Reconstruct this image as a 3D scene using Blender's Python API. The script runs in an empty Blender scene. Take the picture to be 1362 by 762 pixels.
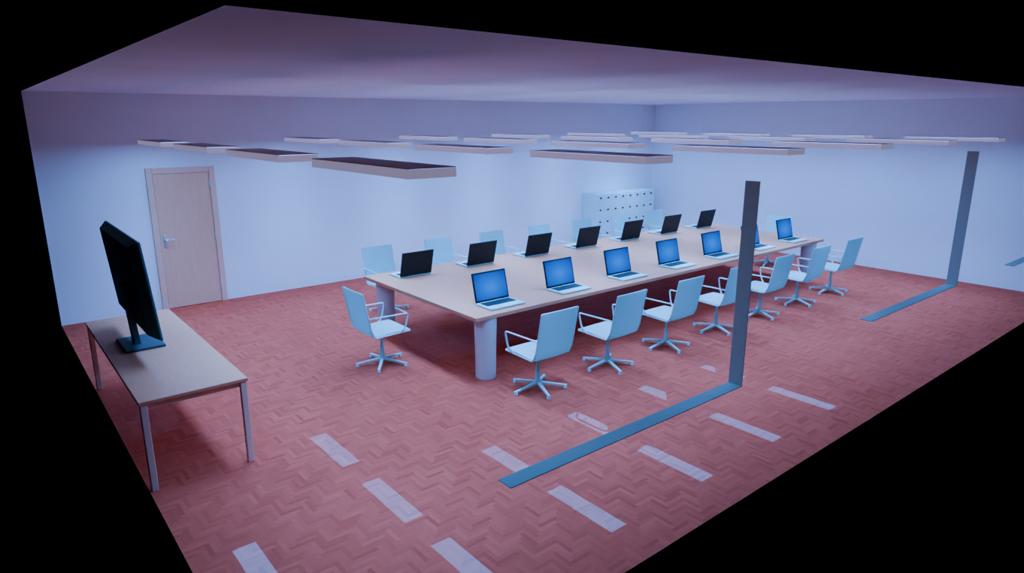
import bpy, bmesh, math, random
from mathutils import Vector, Matrix
random.seed(7)
S = bpy.context.scene
COL = S.collection
PI = math.pi

# ------------------------------------------------------------------ materials
def mat(name, c, rough=.5, metal=0., var=.06, scale=12., stretch=(1, 1, 1), spec=.5, emit=None, es=0., transl=0.):
    m = bpy.data.materials.new(name); m.use_nodes = True
    nt = m.node_tree; b = nt.nodes['Principled BSDF']
    tc = nt.nodes.new('ShaderNodeTexCoord'); mp = nt.nodes.new('ShaderNodeMapping')
    mp.inputs['Scale'].default_value = stretch
    nz = nt.nodes.new('ShaderNodeTexNoise'); nz.inputs['Scale'].default_value = scale; nz.inputs['Detail'].default_value = 4
    rp = nt.nodes.new('ShaderNodeValToRGB')
    e = rp.color_ramp.elements
    e[0].position = .3; e[1].position = .7
    e[0].color = (*[x * (1 - var) for x in c], 1); e[1].color = (*[min(1, x * (1 + var)) for x in c], 1)
    L = nt.links
    L.new(tc.outputs['Object'], mp.inputs['Vector']); L.new(mp.outputs['Vector'], nz.inputs['Vector'])
    L.new(nz.outputs['Fac'], rp.inputs['Fac']); L.new(rp.outputs['Color'], b.inputs['Base Color'])
    b.inputs['Roughness'].default_value = rough; b.inputs['Metallic'].default_value = metal
    b.inputs['Specular IOR Level'].default_value = spec
    if emit:
        b.inputs['Emission Color'].default_value = (*emit, 1); b.inputs['Emission Strength'].default_value = es
    if transl:
        t = nt.nodes.new('ShaderNodeBsdfTranslucent'); x = nt.nodes.new('ShaderNodeMixShader'); x.inputs[0].default_value = transl
        L.new(rp.outputs['Color'], t.inputs['Color']); L.new(b.outputs[0], x.inputs[1]); L.new(t.outputs[0], x.inputs[2])
        L.new(x.outputs[0], nt.nodes['Material Output'].inputs['Surface'])
    return m

LIGHT = (.112, .36, 1.0)
LPOW = 31.0
AREA_W = 36.0
M = {}
M['wall'] = mat('wall_paint', (.84, .86, .93), .9, var=.01, scale=3, spec=.1)
M['ceiling'] = mat('ceiling_paint', (.88, .82, .93), .95, var=.02, scale=2, spec=.05)
M['table'] = mat('table_wood', (.80, .275, .155), .45, var=.06, scale=6, stretch=(1, 14, 14), spec=.15)
M['desk'] = mat('desk_wood', (.80, .275, .155), .5, var=.06, scale=6, stretch=(14, 1, 14), spec=.15)
M['deskleg'] = mat('desk_leg_paint', (.90, .52, .42), .5, var=.02)
M['column'] = mat('table_leg_paint', (.66, .60, .62), .5, var=.02)
M['door'] = mat('door_wood', (.95, .45, .30), .5, var=.05, scale=5, stretch=(16, 16, 1), spec=.2)
M['doorframe'] = mat('door_frame_wood', (.95, .50, .36), .5, var=.04, scale=5, stretch=(16, 16, 1), spec=.2)
M['steel'] = mat('brushed_steel', (.45, .70, .78), .35, .6, var=.04)
M['chair'] = mat('chair_fabric', (.40, .80, .82), .8, var=.02, scale=60, spec=.05, transl=.4)
M['alu'] = mat('chair_aluminium', (.38, .72, .74), .45, .1, var=.03, spec=.3)
M['black'] = mat('black_plastic', (.008, .010, .012), .5, var=.1, spec=.2)
M['teal'] = mat('dark_teal_plastic', (.05, .15, .14), .5, var=.08, spec=.3)
M['navy'] = mat('dark_navy_plastic', (.03, .065, .080), .5, var=.08, spec=.2)
M['silver'] = mat('laptop_silver', (.30, .70, .70), .4, .1, var=.03, spec=.3)
M['keys'] = mat('laptop_keys', (.015, .035, .045), .6, var=.1, scale=80, spec=.2)
M['lumtop'] = mat('luminaire_grey', (.34, .26, .26), .6, var=.03, spec=.2)
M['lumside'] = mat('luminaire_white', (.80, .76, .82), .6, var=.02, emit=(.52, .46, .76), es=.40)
M['diff'] = mat('luminaire_diffuser', (.9, .9, .9), .6, emit=LIGHT, es=LPOW)
M['sill'] = mat('window_sill_blue', (.24, .34, .33), .6, var=.02, spec=.05)
M['jamb'] = mat('window_jamb_blue_glow', (.32, .36, .38), .6, var=.02, spec=.05, emit=(.3, .36, .60), es=.09)  # faint slate glow stands in for light on the jamb's dim upper part
M['cab'] = mat('cabinet_lacquer', (.50, .82, .86), .6, var=.02)
M['knob'] = mat('dark_knob', (.02, .02, .03), .5)
M['wire'] = mat('wire_steel', (.6, .58, .62), .6, .0)

# laptop screen: procedural blue glow
m = bpy.data.materials.new('laptop_screen_blue'); m.use_nodes = True
nt = m.node_tree; b = nt.nodes['Principled BSDF']
tc = nt.nodes.new('ShaderNodeTexCoord'); mp = nt.nodes.new('ShaderNodeMapping'); gr = nt.nodes.new('ShaderNodeTexGradient')
gr.gradient_type = 'SPHERICAL'
mp.inputs['Location'].default_value = (-.5 * 1.25, -.45 * 1.25, 0); mp.inputs['Scale'].default_value = (1.25, 1.25, 0)
rp = nt.nodes.new('ShaderNodeValToRGB'); e = rp.color_ramp.elements
e[0].position = .05; e[0].color = (.0, .045, .50, 1); e[1].position = .95; e[1].color = (.0, .24, 1.3, 1)
nt.links.new(tc.outputs['UV'], mp.inputs['Vector']); nt.links.new(mp.outputs['Vector'], gr.inputs['Vector'])
nt.links.new(gr.outputs['Fac'], rp.inputs['Fac']); nt.links.new(rp.outputs['Color'], b.inputs['Emission Color'])
b.inputs['Emission Strength'].default_value = 1.0; b.inputs['Specular IOR Level'].default_value = 0
b.inputs['Base Color'].default_value = (.0, .005, .015, 1); b.inputs['Roughness'].default_value = .6
M['screen'] = m

# floor: colour per plank (mesh attribute) plus wood grain, thin even polish on top
m = bpy.data.materials.new('herringbone_parquet'); m.use_nodes = True
nt = m.node_tree; L = nt.links
nt.nodes.remove(nt.nodes['Principled BSDF']); outn = nt.nodes['Material Output']
at = nt.nodes.new('ShaderNodeAttribute'); at.attribute_name = 'plank'
rp = nt.nodes.new('ShaderNodeValToRGB'); e = rp.color_ramp.elements
e[0].position = 0; e[0].color = (.53, .072, .041, 1); e[1].position = 1; e[1].color = (.71, .108, .063, 1)
n1 = e.new(.5); n1.color = (.64, .092, .053, 1)
tc = nt.nodes.new('ShaderNodeTexCoord'); nz = nt.nodes.new('ShaderNodeTexNoise'); nz.inputs['Scale'].default_value = 30; nz.inputs['Detail'].default_value = 5
mr = nt.nodes.new('ShaderNodeMapRange'); mr.inputs['To Min'].default_value = .90; mr.inputs['To Max'].default_value = 1.08
mx = nt.nodes.new('ShaderNodeMix'); mx.data_type = 'RGBA'; mx.blend_type = 'MULTIPLY'; mx.inputs[0].default_value = 1
df = nt.nodes.new('ShaderNodeBsdfDiffuse'); gl = nt.nodes.new('ShaderNodeBsdfGlossy'); ms = nt.nodes.new('ShaderNodeMixShader')
gl.inputs['Roughness'].default_value = 0.; ms.inputs[0].default_value = .020
L.new(at.outputs['Fac'], rp.inputs['Fac']); L.new(tc.outputs['Object'], nz.inputs['Vector']); L.new(nz.outputs['Fac'], mr.inputs['Value'])
L.new(rp.outputs['Color'], mx.inputs[6]); L.new(mr.outputs['Result'], mx.inputs[7]); L.new(mx.outputs[2], df.inputs['Color'])
L.new(df.outputs[0], ms.inputs[1]); L.new(gl.outputs[0], ms.inputs[2]); L.new(ms.outputs[0], outn.inputs['Surface'])
M['floor'] = m

# ------------------------------------------------------------------ helpers
def link(name, bm, m, parent=None, smooth=False):
    me = bpy.data.meshes.new(name); bmesh.ops.recalc_face_normals(bm, faces=bm.faces[:]); bm.to_mesh(me); bm.free()
    for x in (m if isinstance(m, list) else [m]): me.materials.append(x)
    if smooth:
        for p in me.polygons: p.use_smooth = True
    o = bpy.data.objects.new(name, me); COL.objects.link(o)
    if parent: o.parent = parent
    return o

def empty(name, loc, rz=0., label=None, cat=None, group=None, kind=None):
    o = bpy.data.objects.new(name, None); COL.objects.link(o); o.location = loc; o.rotation_euler = (0, 0, rz)
    o.empty_display_size = .1
    if label: o['label'] = label
    if cat: o['category'] = cat
    if group: o['group'] = group
    if kind: o['kind'] = kind
    return o

def box(bm, x0, x1, y0, y1, z0, z1, bev=0., seg=2, M4=None):
    r = bmesh.ops.create_cube(bm, size=1.); vs = r['verts']
    for v in vs: v.co = Vector((x0 + (v.co.x + .5) * (x1 - x0), y0 + (v.co.y + .5) * (y1 - y0), z0 + (v.co.z + .5) * (z1 - z0)))
    if bev > 0:
        es = list({e for v in vs for e in v.link_edges})
        r2 = bmesh.ops.bevel(bm, geom=es, offset=bev, segments=seg, affect='EDGES', profile=.5)
        vs = list({v for f in r2['faces'] for v in f.verts} | {v for v in vs if v.is_valid})
    if M4 is not None:
        for v in vs: v.co = M4 @ v.co
    return vs

def bx(x0, x1, y0, y1, z0, z1, bev=0., seg=2, M4=None):
    bm = bmesh.new(); box(bm, x0, x1, y0, y1, z0, z1, bev, seg, M4); return bm

def hexa(P, M4=None):
    """closed solid from 8 corners: bottom loop then top loop"""
    bm = bmesh.new(); vs = [bm.verts.new((M4 @ Vector(p)) if M4 is not None else p) for p in P]
    for f in ((0, 3, 2, 1), (4, 5, 6, 7), (0, 1, 5, 4), (1, 2, 6, 5), (2, 3, 7, 6), (3, 0, 4, 7)): bm.faces.new([vs[i] for i in f])
    return bm

def lathe(bm, prof, n=24, c=(0, 0), sx=1., sy=1.):
    rings = []
    for r, z in prof:
        rings.append([bm.verts.new((c[0] + sx * r * math.cos(2 * PI * k / n), c[1] + sy * r * math.sin(2 * PI * k / n), z)) for k in range(n)])
    for a, q in zip(rings, rings[1:]):
        for k in range(n): bm.faces.new((a[k], a[(k + 1) % n], q[(k + 1) % n], q[k]))
    bm.faces.new(rings[0][::-1]); bm.faces.new(rings[-1])

def spline(pts, n=6):
    P = [Vector(p) for p in pts]; out = []
    for i in range(len(P) - 1):
        a = P[max(i - 1, 0)]; b_ = P[i]; c = P[i + 1]; d = P[min(i + 2, len(P) - 1)]
        for k in range(n):
            t = k / n
            out.append(.5 * ((2 * b_) + (c - a) * t + (2 * a - 5 * b_ + 4 * c - d) * t * t + (3 * b_ - a - 3 * c + d) * t ** 3))
    out.append(P[-1]); return out

def fillet(pts, r, n=4):
    """straight polyline with small rounded corners"""
    P = [Vector(p) for p in pts]; out = [P[0]]
    for i in range(1, len(P) - 1):
        a = P[i] + (P[i - 1] - P[i]).normalized() * r; c = P[i] + (P[i + 1] - P[i]).normalized() * r
        for k in range(n + 1):
            t = k / n; out.append(a * (1 - t) ** 2 + P[i] * 2 * t * (1 - t) + c * t * t)
    out.append(P[-1]); return out

def tube(bm, pts, r, n=8, flat=1.):
    P = [Vector(p) for p in pts]; rings = []
    up = Vector((1, 0, 0))
    for i, p in enumerate(P):
        t = (P[min(i + 1, len(P) - 1)] - P[max(i - 1, 0)]).normalized()
        a = t.cross(up)
        if a.length < 1e-3: a = t.cross(Vector((0, 0, 1)))
        a.normalize(); b2 = t.cross(a).normalized()
        rings.append([bm.verts.new(p + a * r * flat * math.cos(2 * PI * k / n) + b2 * r * math.sin(2 * PI * k / n)) for k in range(n)])
    for a, q in zip(rings, rings[1:]):
        for k in range(n): bm.faces.new((a[k], a[(k + 1) % n], q[(k + 1) % n], q[k]))
    bm.faces.new(rings[0][::-1]); bm.faces.new(rings[-1])

def shell(bm, G, t):
    """thick curved panel over a grid of points"""
    R, C = len(G), len(G[0]); top = []; bot = []
    for i in range(R):
        a = []; b2 = []
        for j in range(C):
            du = Vector(G[min(i + 1, R - 1)][j]) - Vector(G[max(i - 1, 0)][j])
            dv = Vector(G[i][min(j + 1, C - 1)]) - Vector(G[i][max(j - 1, 0)])
            nrm = du.cross(dv); nrm = nrm.normalized() if nrm.length > 1e-9 else Vector((0, 0, 1))
            p = Vector(G[i][j]); a.append(bm.verts.new(p + nrm * t / 2)); b2.append(bm.verts.new(p - nrm * t / 2))
        top.append(a); bot.append(b2)
    for i in range(R - 1):
        for j in range(C - 1):
            bm.faces.new((top[i][j], top[i + 1][j], top[i + 1][j + 1], top[i][j + 1]))
            bm.faces.new((bot[i][j], bot[i][j + 1], bot[i + 1][j + 1], bot[i + 1][j]))
    rim = [(0, j) for j in range(C)] + [(i, C - 1) for i in range(1, R)] + [(R - 1, j) for j in range(C - 2, -1, -1)] + [(i, 0) for i in range(R - 2, 0, -1)]
    for k in range(len(rim)):
        a, c = rim[k], rim[(k + 1) % len(rim)]
        bm.faces.new((top[a[0]][a[1]], top[c[0]][c[1]], bot[c[0]][c[1]], bot[a[0]][a[1]]))

def copy_tree(o, parent=None):
    c = o.copy(); COL.objects.link(c)
    if parent: c.parent = parent
    for ch in list(o.children): copy_tree(ch, c)
    return c

ORD = ['first', 'second', 'third', 'fourth', 'fifth', 'sixth', 'seventh']

# ------------------------------------------------------------------ room shell
X0, X1, Y0, Y1, ZC = .753, 13.718, 2.413, 11.057, 3.216
def quad(name, pts, m):
    bm = bmesh.new(); bm.faces.new([bm.verts.new(p) for p in pts])
    me = bpy.data.meshes.new(name); bm.to_mesh(me); bm.free(); me.materials.append(m)
    o = bpy.data.objects.new(name, me); COL.objects.link(o); o['kind'] = 'structure'; return o
quad('wall_back', [(X0, Y1, 0), (X1, Y1, 0), (X1, Y1, ZC), (X0, Y1, ZC)], M['wall'])
quad('wall_right', [(X1, Y1, 0), (X1, Y0, 0), (X1, Y0, ZC), (X1, Y1, ZC)], M['wall'])
quad('ceiling', [(X0, Y0, ZC), (X0, Y1, ZC), (X1, Y1, ZC), (X1, Y0, ZC)], M['ceiling'])

# herringbone floor, one quad per plank
bm = bmesh.new(); lay = bm.faces.layers.float.new('plank')
W, n = .034, 5
NX, NY = int((X1 - X0) / W) + 8, int((Y1 - Y0) / W) + 8
def plank(a, b_, c, d):
    x0, x1, y0, y1 = X0 + a * W, X0 + b_ * W, Y0 + c * W, Y0 + d * W
    if x1 <= X0 or x0 >= X1 or y1 <= Y0 or y0 >= Y1: return
    f = bm.faces.new([bm.verts.new(p) for p in ((x0, y0, 0), (x1, y0, 0), (x1, y1, 0), (x0, y1, 0))])
    f[lay] = min(1, max(0, random.gauss(.5, .25)))
for k in range(-NX, NX + NY):
    for q in range(-110, 110):
        ox, oy = k + q * n, k - q * n
        if ox < -12 or oy < -12 or ox > NX or oy > NY: continue
        plank(ox, ox + n, oy, oy + 1)
        plank(ox + n, ox + n + 1, oy + 1 - n, oy + 1)
for co, no in (((X0, 0, 0), (-1, 0, 0)), ((X1, 0, 0), (1, 0, 0)), ((0, Y0, 0), (0, -1, 0)), ((0, Y1, 0), (0, 1, 0))):
    bmesh.ops.bisect_plane(bm, geom=bm.verts[:] + bm.edges[:] + bm.faces[:], plane_co=co, plane_no=no, clear_outer=True)
me = bpy.data.meshes.new('floor'); bm.to_mesh(me); bm.free(); me.materials.append(M['floor'])
fl = bpy.data.objects.new('floor', me); COL.objects.link(fl); fl['kind'] = 'structure'

# windows in the open front side: sill board and right-hand jamb board
WX, WW, WS, WT, WD = 1.96, 2.15, 4.268, 2.45, .10
for i, WZ in enumerate((.985, 1.06, .985)):
    w = empty('window_%d' % (i + 1), (WX + i * WS, Y0, WZ), kind='structure')
    link('window_sill', bx(0, WW, -.01, WD, -.006, 0, .002, 1), M['sill'], w)
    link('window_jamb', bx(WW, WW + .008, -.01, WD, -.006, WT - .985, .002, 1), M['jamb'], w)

# door
DX, DW, DH = 2.068, .962, 2.156
d = empty('door_1', (DX, Y1, 0), kind='structure')
bm = bmesh.new()
box(bm, 0, .085, -.045, 0, 0, DH, .006); box(bm, DW - .085, DW, -.045, 0, 0, DH, .006); box(bm, .085, DW - .085, -.045, 0, DH - .085, DH, .006)
link('door_frame', bm, M['doorframe'], d)
leaf = link('door_leaf', bx(.089, DW - .089, -.032, -.002, .008, DH - .089, .004), M['door'], d)
bm = bmesh.new(); box(bm, .125, .165, -.042, -.030, .96, 1.15, .008)
hp = link('handle_plate', bm, M['steel'], leaf)
bm = bmesh.new(); tube(bm, spline([(.145, -.04, 1.08), (.145, -.085, 1.08), (.16, -.095, 1.08), (.27, -.095, 1.08)], 4), .013)
link('door_handle', bm, M['steel'], leaf, True)
for z in (.25, 1.05, 1.85):
    bm = bmesh.new(); lathe(bm, [(.010, z), (.010, z + .09)], 10, (DW - .087, -.045)); link('hinge', bm, M['steel'], d)

# ------------------------------------------------------------------ luminaires
LX, LDX, LY, LDY, LL, LW, LT, LB = 1.915, 2.035, 3.248, 1.95, 1.32, .323, 2.587, 2.527
LROW = ['row nearest the viewer', 'second row from the viewer', 'third row from the viewer', 'row along the far wall']
lum0 = empty('hanging_luminaire', (0, 0, 0), 0, 'x', 'ceiling light', 'flat luminaires hanging below the ceiling')
h = LT - LB
link('top_cover', bx(-LW / 2, LW / 2, -LL / 2, LL / 2, h - .005, h, .001, 1), M['lumtop'], lum0)
bm = bmesh.new(); h -= .006
box(bm, -LW / 2, -LW / 2 + .012, -LL / 2, LL / 2, 0, h); box(bm, LW / 2 - .012, LW / 2, -LL / 2, LL / 2, 0, h)
box(bm, -LW / 2 + .012, LW / 2 - .012, -LL / 2, -LL / 2 + .012, 0, h); box(bm, -LW / 2 + .012, LW / 2 - .012, LL / 2 - .012, LL / 2, 0, h)
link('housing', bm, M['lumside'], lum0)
link('diffuser', bx(-LW / 2 + .013, LW / 2 - .013, -LL / 2 + .013, LL / 2 - .013, .002, .006), M['diff'], lum0)
for s in (-1, 1):
    bm = bmesh.new(); lathe(bm, [(.0002, LT - LB - .003), (.0002, ZC - LB)], 4, (0, s * LL * .36))
    link('suspension_wire', bm, M['wire'], lum0)
ld = bpy.data.lights.new('downlight_beam', 'AREA'); ld.shape = 'RECTANGLE'; ld.size = LW - .04; ld.size_y = LL - .04
ld.energy = AREA_W; ld.color = LIGHT; ld.spread = math.radians(85)
lo = bpy.data.objects.new('downlight_beam', ld); COL.objects.link(lo); lo.parent = lum0; lo.location = (0, 0, .001)
first = True
for r in range(4):
    for c in range(6):
        o = lum0 if first else copy_tree(lum0); first = False
        o.location = (LX + c * LDX + LW / 2, LY + r * LDY + LL / 2, LB)
        o['label'] = 'flat hanging luminaire, %s from the left in the %s' % (ORD[c], LROW[r])

# ------------------------------------------------------------------ conference table
TX0, TX1, TY0, TY1, TZ = 4.03, 11.78, 5.535, 8.13, .775
TCX, TCY = (TX0 + TX1) / 2, (TY0 + TY1) / 2
t = empty('conference_table', (TCX, TCY, 0), 0, 'long pale wooden conference table on thick round legs carrying the laptops', 'table')
hx, hy = (TX1 - TX0) / 2, (TY1 - TY0) / 2
link('tabletop', bx(-hx, hx, -hy, hy, TZ - .045, TZ, .006), M['table'], t)
for s in (-1, 1):
    link('apron', bx(-hx + .3, hx - .3, s * (hy - .3) - .02, s * (hy - .3) + .02, TZ - .12, TZ - .045), M['column'], t)
for sx in (-1, 1):
    for sy in (-1, 1):
        bm = bmesh.new(); lathe(bm, [(.113, 0), (.117, .01), (.12, .35), (.128, .68), (.128, TZ - .045)], 32, (sx * (hx - .24), sy * (hy - .15)))
        link('leg', bm, M['column'], t, False)

# ------------------------------------------------------------------ chair
def make_chair():
    t = empty('conference_chair', (0, 0, 0), 0, 'x', 'chair', 'pale blue swivel chairs around the long table')
    def panel(prof, hw0, hw1, dish, name):
        P = spline([(0, y, z) for y, z in prof], 5); N = len(P); G = []
        for i, p in enumerate(P):
            u = i / (N - 1); hw = hw0 + (hw1 - hw0) * u
            tn = (P[min(i + 1, N - 1)] - P[max(i - 1, 0)]).normalized(); nr = Vector((0, -tn.z, tn.y))
            if nr.z < 0 and name == 'seat': nr = -nr
            if name == 'backrest' and nr.y < 0: nr = -nr
            e = 1 if 0 < i < N - 1 else .985
            G.append([p + Vector(((-1 + j / 4) * hw * e, 0, 0)) - nr * dish * (1 - (-1 + j / 4) ** 2) for j in range(9)])
        bm = bmesh.new(); shell(bm, G, .012); return link(name, bm, M['chair'], t, False)
    panel([(.25, .440), (.235, .448), (.10, .450), (-.08, .440), (-.205, .434)], .245, .245, .008, 'seat')
    panel([(-.21, .436), (-.232, .460), (-.252, .54), (-.282, .70), (-.312, .85), (-.334, .968)], .245, .245, .008, 'backrest')
    for s in (-1, 1):
        bm = bmesh.new()
        tube(bm, fillet([(s * .252, .245, .436), (s * .252, -.205, .425), (s * .252, -.255, .52), (s * .252, -.339, .963)], .03), .008, 6)
        link('side_frame', bm, M['alu'], t)
        bm = bmesh.new()
        tube(bm, fillet([(s * .255, -.282, .665), (s * .285, -.22, .675), (s * .292, .205, .668), (s * .285, .165, .50), (s * .258, .10, .432)], .035), .012, 6, .75)
        link('armrest', bm, M['alu'], t)
    bm = bmesh.new(); box(bm, -.20, .20, -.035, .035, .400, .420, .006); box(bm, -.05, .05, -.14, .12, .40, .425, .006)
    link('seat_bracket', bm, M['alu'], t)
    bm = bmesh.new(); lathe(bm, [(.032, .06), (.034, .10), (.026, .115), (.021, .24), (.016, .245), (.016, .40)], 16)
    link('column', bm, M['alu'], t, True)
    for k in range(5):
        rm = Matrix.Rotation(2 * PI * k / 5 + PI / 2 + .3, 4, 'Z')
        w0, w1, R_ = .020, .013, .32
        bm = hexa(((.02, -w0, .062), (.02, w0, .062), (R_, w1, .030), (R_, -w1, .030), (.02, -w0, .086), (.02, w0, .086), (R_, w1, .044), (R_, -w1, .044)), rm)
        lg = link('star_leg', bm, M['alu'], t)
        bm = bmesh.new(); p = rm @ Vector((.30, 0, 0)); lathe(bm, [(.020, 0), (.022, .006), (.016, .034)], 12, (p.x, p.y))
        link('glide', bm, M['alu'], lg, True)
    return t
chair0 = make_chair(); used = False
def place_chair(x, y, rz, label):
    global used
    o = copy_tree(chair0) if used else chair0; used = True
    o.location = (x, y, 0); o.rotation_euler = (0, 0, rz); o['label'] = label
for i in range(7):
    place_chair(4.50 + i * 1.105, 5.05, random.uniform(-.03, .03), "pale blue swivel chair on the near side, %s from the table's left end" % ORD[i])
for i in range(7):
    place_chair(4.75 + i * 1.11, 8.75, PI + random.uniform(-.03, .03), "pale blue swivel chair on the far side, %s from the table's left end" % ORD[i])
place_chair(3.56, 6.80, -PI / 2, 'pale blue swivel chair alone at the left head of the table facing right')
place_chair(12.34, 6.90, PI / 2, 'pale blue swivel chair alone at the right end of the table')

# ------------------------------------------------------------------ laptops
def make_laptop():
    t = empty('laptop', (0, 0, 0), 0, 'x', 'laptop', 'open laptops on the conference table')
    w, dp = .246, .305
    base = link('base', bx(-w, w, -dp / 2, dp / 2, .004, .024, .006), M['silver'], t)
    bm = bmesh.new()
    for r in range(5):
        for c in range(13):
            x = -.215 + c * .0331; y = .118 - r * .031
            box(bm, x, x + .0312, y - .029, y, .0235, .027)
    link('keyboard', bm, M['keys'], base)
    link('touchpad', bx(-.06, .05, -.128, -.055, .0235, .0252, .001, 1), M['alu'], base)
    for x in (-.2, .2):
        for y in (-.12, .12):
            bm = bmesh.new(); lathe(bm, [(.01, 0), (.01, .006)], 8, (x, y)); link('foot', bm, M['black'], base)
    R4 = Matrix.Translation((0, dp / 2 - .006, .022)) @ Matrix.Rotation(math.radians(-14), 4, 'X')
    lid = link('lid', bx(-w, w, -.004, .012, .0, .348, .006, 2, R4), M['black'], t)
    bm = bmesh.new(); uv = bm.loops.layers.uv.new('UVMap')
    f = bm.faces.new([bm.verts.new(R4 @ Vector(p)) for p in ((-w + .018, -.0048, .024), (w - .018, -.0048, .024), (w - .018, -.0048, .330), (-w + .018, -.0048, .330))])
    for l, c in zip(f.loops, ((0, 0), (1, 0), (1, 1), (0, 1))): l[uv].uv = c
    me = bpy.data.meshes.new('screen'); bm.to_mesh(me); bm.free(); me.materials.append(M['screen'])
    o = bpy.data.objects.new('screen', me); COL.objects.link(o); o.parent = lid
    for x in (-.17, .17):
        bm = bmesh.new(); tube(bm, [(x - .03, dp / 2 - .004, .024), (x + .03, dp / 2 - .004, .024)], .008, 8); link('hinge', bm, M['black'], t, True)
    return t
lap0 = make_laptop(); used2 = False
for side in (0, 1):
    for i in range(7):
        o = copy_tree(lap0) if used2 else lap0; used2 = True
        o.location = (4.58 + i * 1.103, 5.80 if side == 0 else 7.82, TZ); o.rotation_euler = (0, 0, PI * side)
        o['label'] = ('open laptop with a lit blue screen, %s from the left along the near table edge' if side == 0 else
                      'open laptop showing its black lid back, %s from the left along the far table edge') % ORD[i]

# ------------------------------------------------------------------ desk and television
KX0, KX1, KY0, KY1, KZ = .757, 1.575, 5.40, 8.10, .765
t = empty('side_table', ((KX0 + KX1) / 2, (KY0 + KY1) / 2, 0), 0, 'narrow wooden table with four thin legs at the left under the television', 'table')
hx, hy = (KX1 - KX0) / 2, (KY1 - KY0) / 2
link('tabletop', bx(-hx, hx, -hy, hy, KZ - .03, KZ, .005), M['desk'], t)
for sx in (-1, 1):
    for sy in (-1, 1):
        link('leg', bx(sx * (hx - .035) - .025, sx * (hx - .035) + .025, sy * (hy - .035) - .025, sy * (hy - .035) + .025, 0, KZ - .03, .006), M['deskleg'], t)
for s in (-1, 1):
    link('apron', bx(-hx + .06, hx - .06, s * (hy - .05) - .01, s * (hy - .05) + .01, KZ - .08, KZ - .03), M['deskleg'], t)

t = empty('television', (1.07, 6.93, KZ), 0, 'large black flat screen television on a stand, turned away on the left table', 'television')
TH, TB, TT = .80, .225, 1.10
T4 = Matrix.Translation((0, 0, TB)) @ Matrix.Rotation(math.radians(-5), 4, 'Y') @ Matrix.Translation((0, 0, -TB))
link('screen_frame', bx(.030, .052, -TH, TH, TB, TT, .006, 2, T4), M['teal'], t)
i1, i2 = .13, .04
hs = link('rear_housing', hexa(((-.035, -TH + i1, TB + i2), (.031, -TH + .005, TB + .005), (.031, TH - .005, TB + .005), (-.035, TH - i1, TB + i2),
      (-.035, -TH + i1, TT - i2), (.031, -TH + .005, TT - .005), (.031, TH - .005, TT - .005), (-.035, TH - i1, TT - i2)), T4), M['teal'], t)
link('back_panel', bx(-.040, -.034, -TH + i1, TH - i1, TB + i2, TT - i2, .002, 1, T4), M['black'], hs)
link('screen', bx(.051, .0545, -TH + .03, TH - .03, TB + .03, TT - .03, 0, 1, T4), M['black'], t)
link('stand_column', hexa(((-.06, -.08, .02), (-.01, -.08, .02), (-.01, .08, .02), (-.06, .08, .02), (-.095, -.08, .60), (-.055, -.08, .60), (-.055, .08, .60), (-.095, .08, .60))), M['navy'], t)
link('stand_base', bx(-.17, .17, -.24, .24, 0, .025, .01), M['navy'], t)

# ------------------------------------------------------------------ drawer cabinet
t = empty('drawer_cabinet', (12.25, 10.83, 0), 0, 'wide pale drawer cabinet with small dark knobs in the far corner', 'cabinet')
hw, hd, hh = 1.05, .22, 1.18
link('body', bx(-hw, hw, -hd + .02, hd, .03, hh, .006), M['cab'], t)
link('plinth', bx(-hw + .03, hw - .03, -hd + .06, hd - .02, 0, .032), M['cab'], t)
for c in range(4):
    for r in range(4):
        x0 = -hw + .02 + c * (2 * hw - .04) / 4; x1 = x0 + (2 * hw - .04) / 4 - .004
        z0 = .05 + r * (hh - .07) / 4; z1 = z0 + (hh - .07) / 4 - .004
        dr = link('drawer', bx(x0, x1, -hd, -hd + .022, z0, z1, .002), M['cab'], t)
        for s in (.25, .75):
            bm = bmesh.new(); box(bm, -.022, .022, -.022, 0, -.018, .018, .005)
            bmesh.ops.translate(bm, verts=bm.verts[:], vec=(x0 + s * (x1 - x0), -hd, z1 - .07))
            link('knob', bm, M['knob'], dr)

# ------------------------------------------------------------------ world and camera
w = bpy.data.worlds.new('World'); S.world = w; w.use_nodes = True
w.node_tree.nodes['Background'].inputs['Color'].default_value = (0, 0, 0, 1)
w.node_tree.nodes['Background'].inputs['Strength'].default_value = 0
cam = bpy.data.cameras.new('camera'); co = bpy.data.objects.new('camera', cam); COL.objects.link(co)
cam.sensor_fit = 'HORIZONTAL'; cam.sensor_width = 36; cam.lens = 881.427 / 1362 * 36
co.location = (0, 0, 2.85); co.rotation_euler = (math.radians(90 - 14.1149), 0, -math.radians(90 - 50.6821))
cam.clip_start = .05; cam.clip_end = 100
S.camera = co
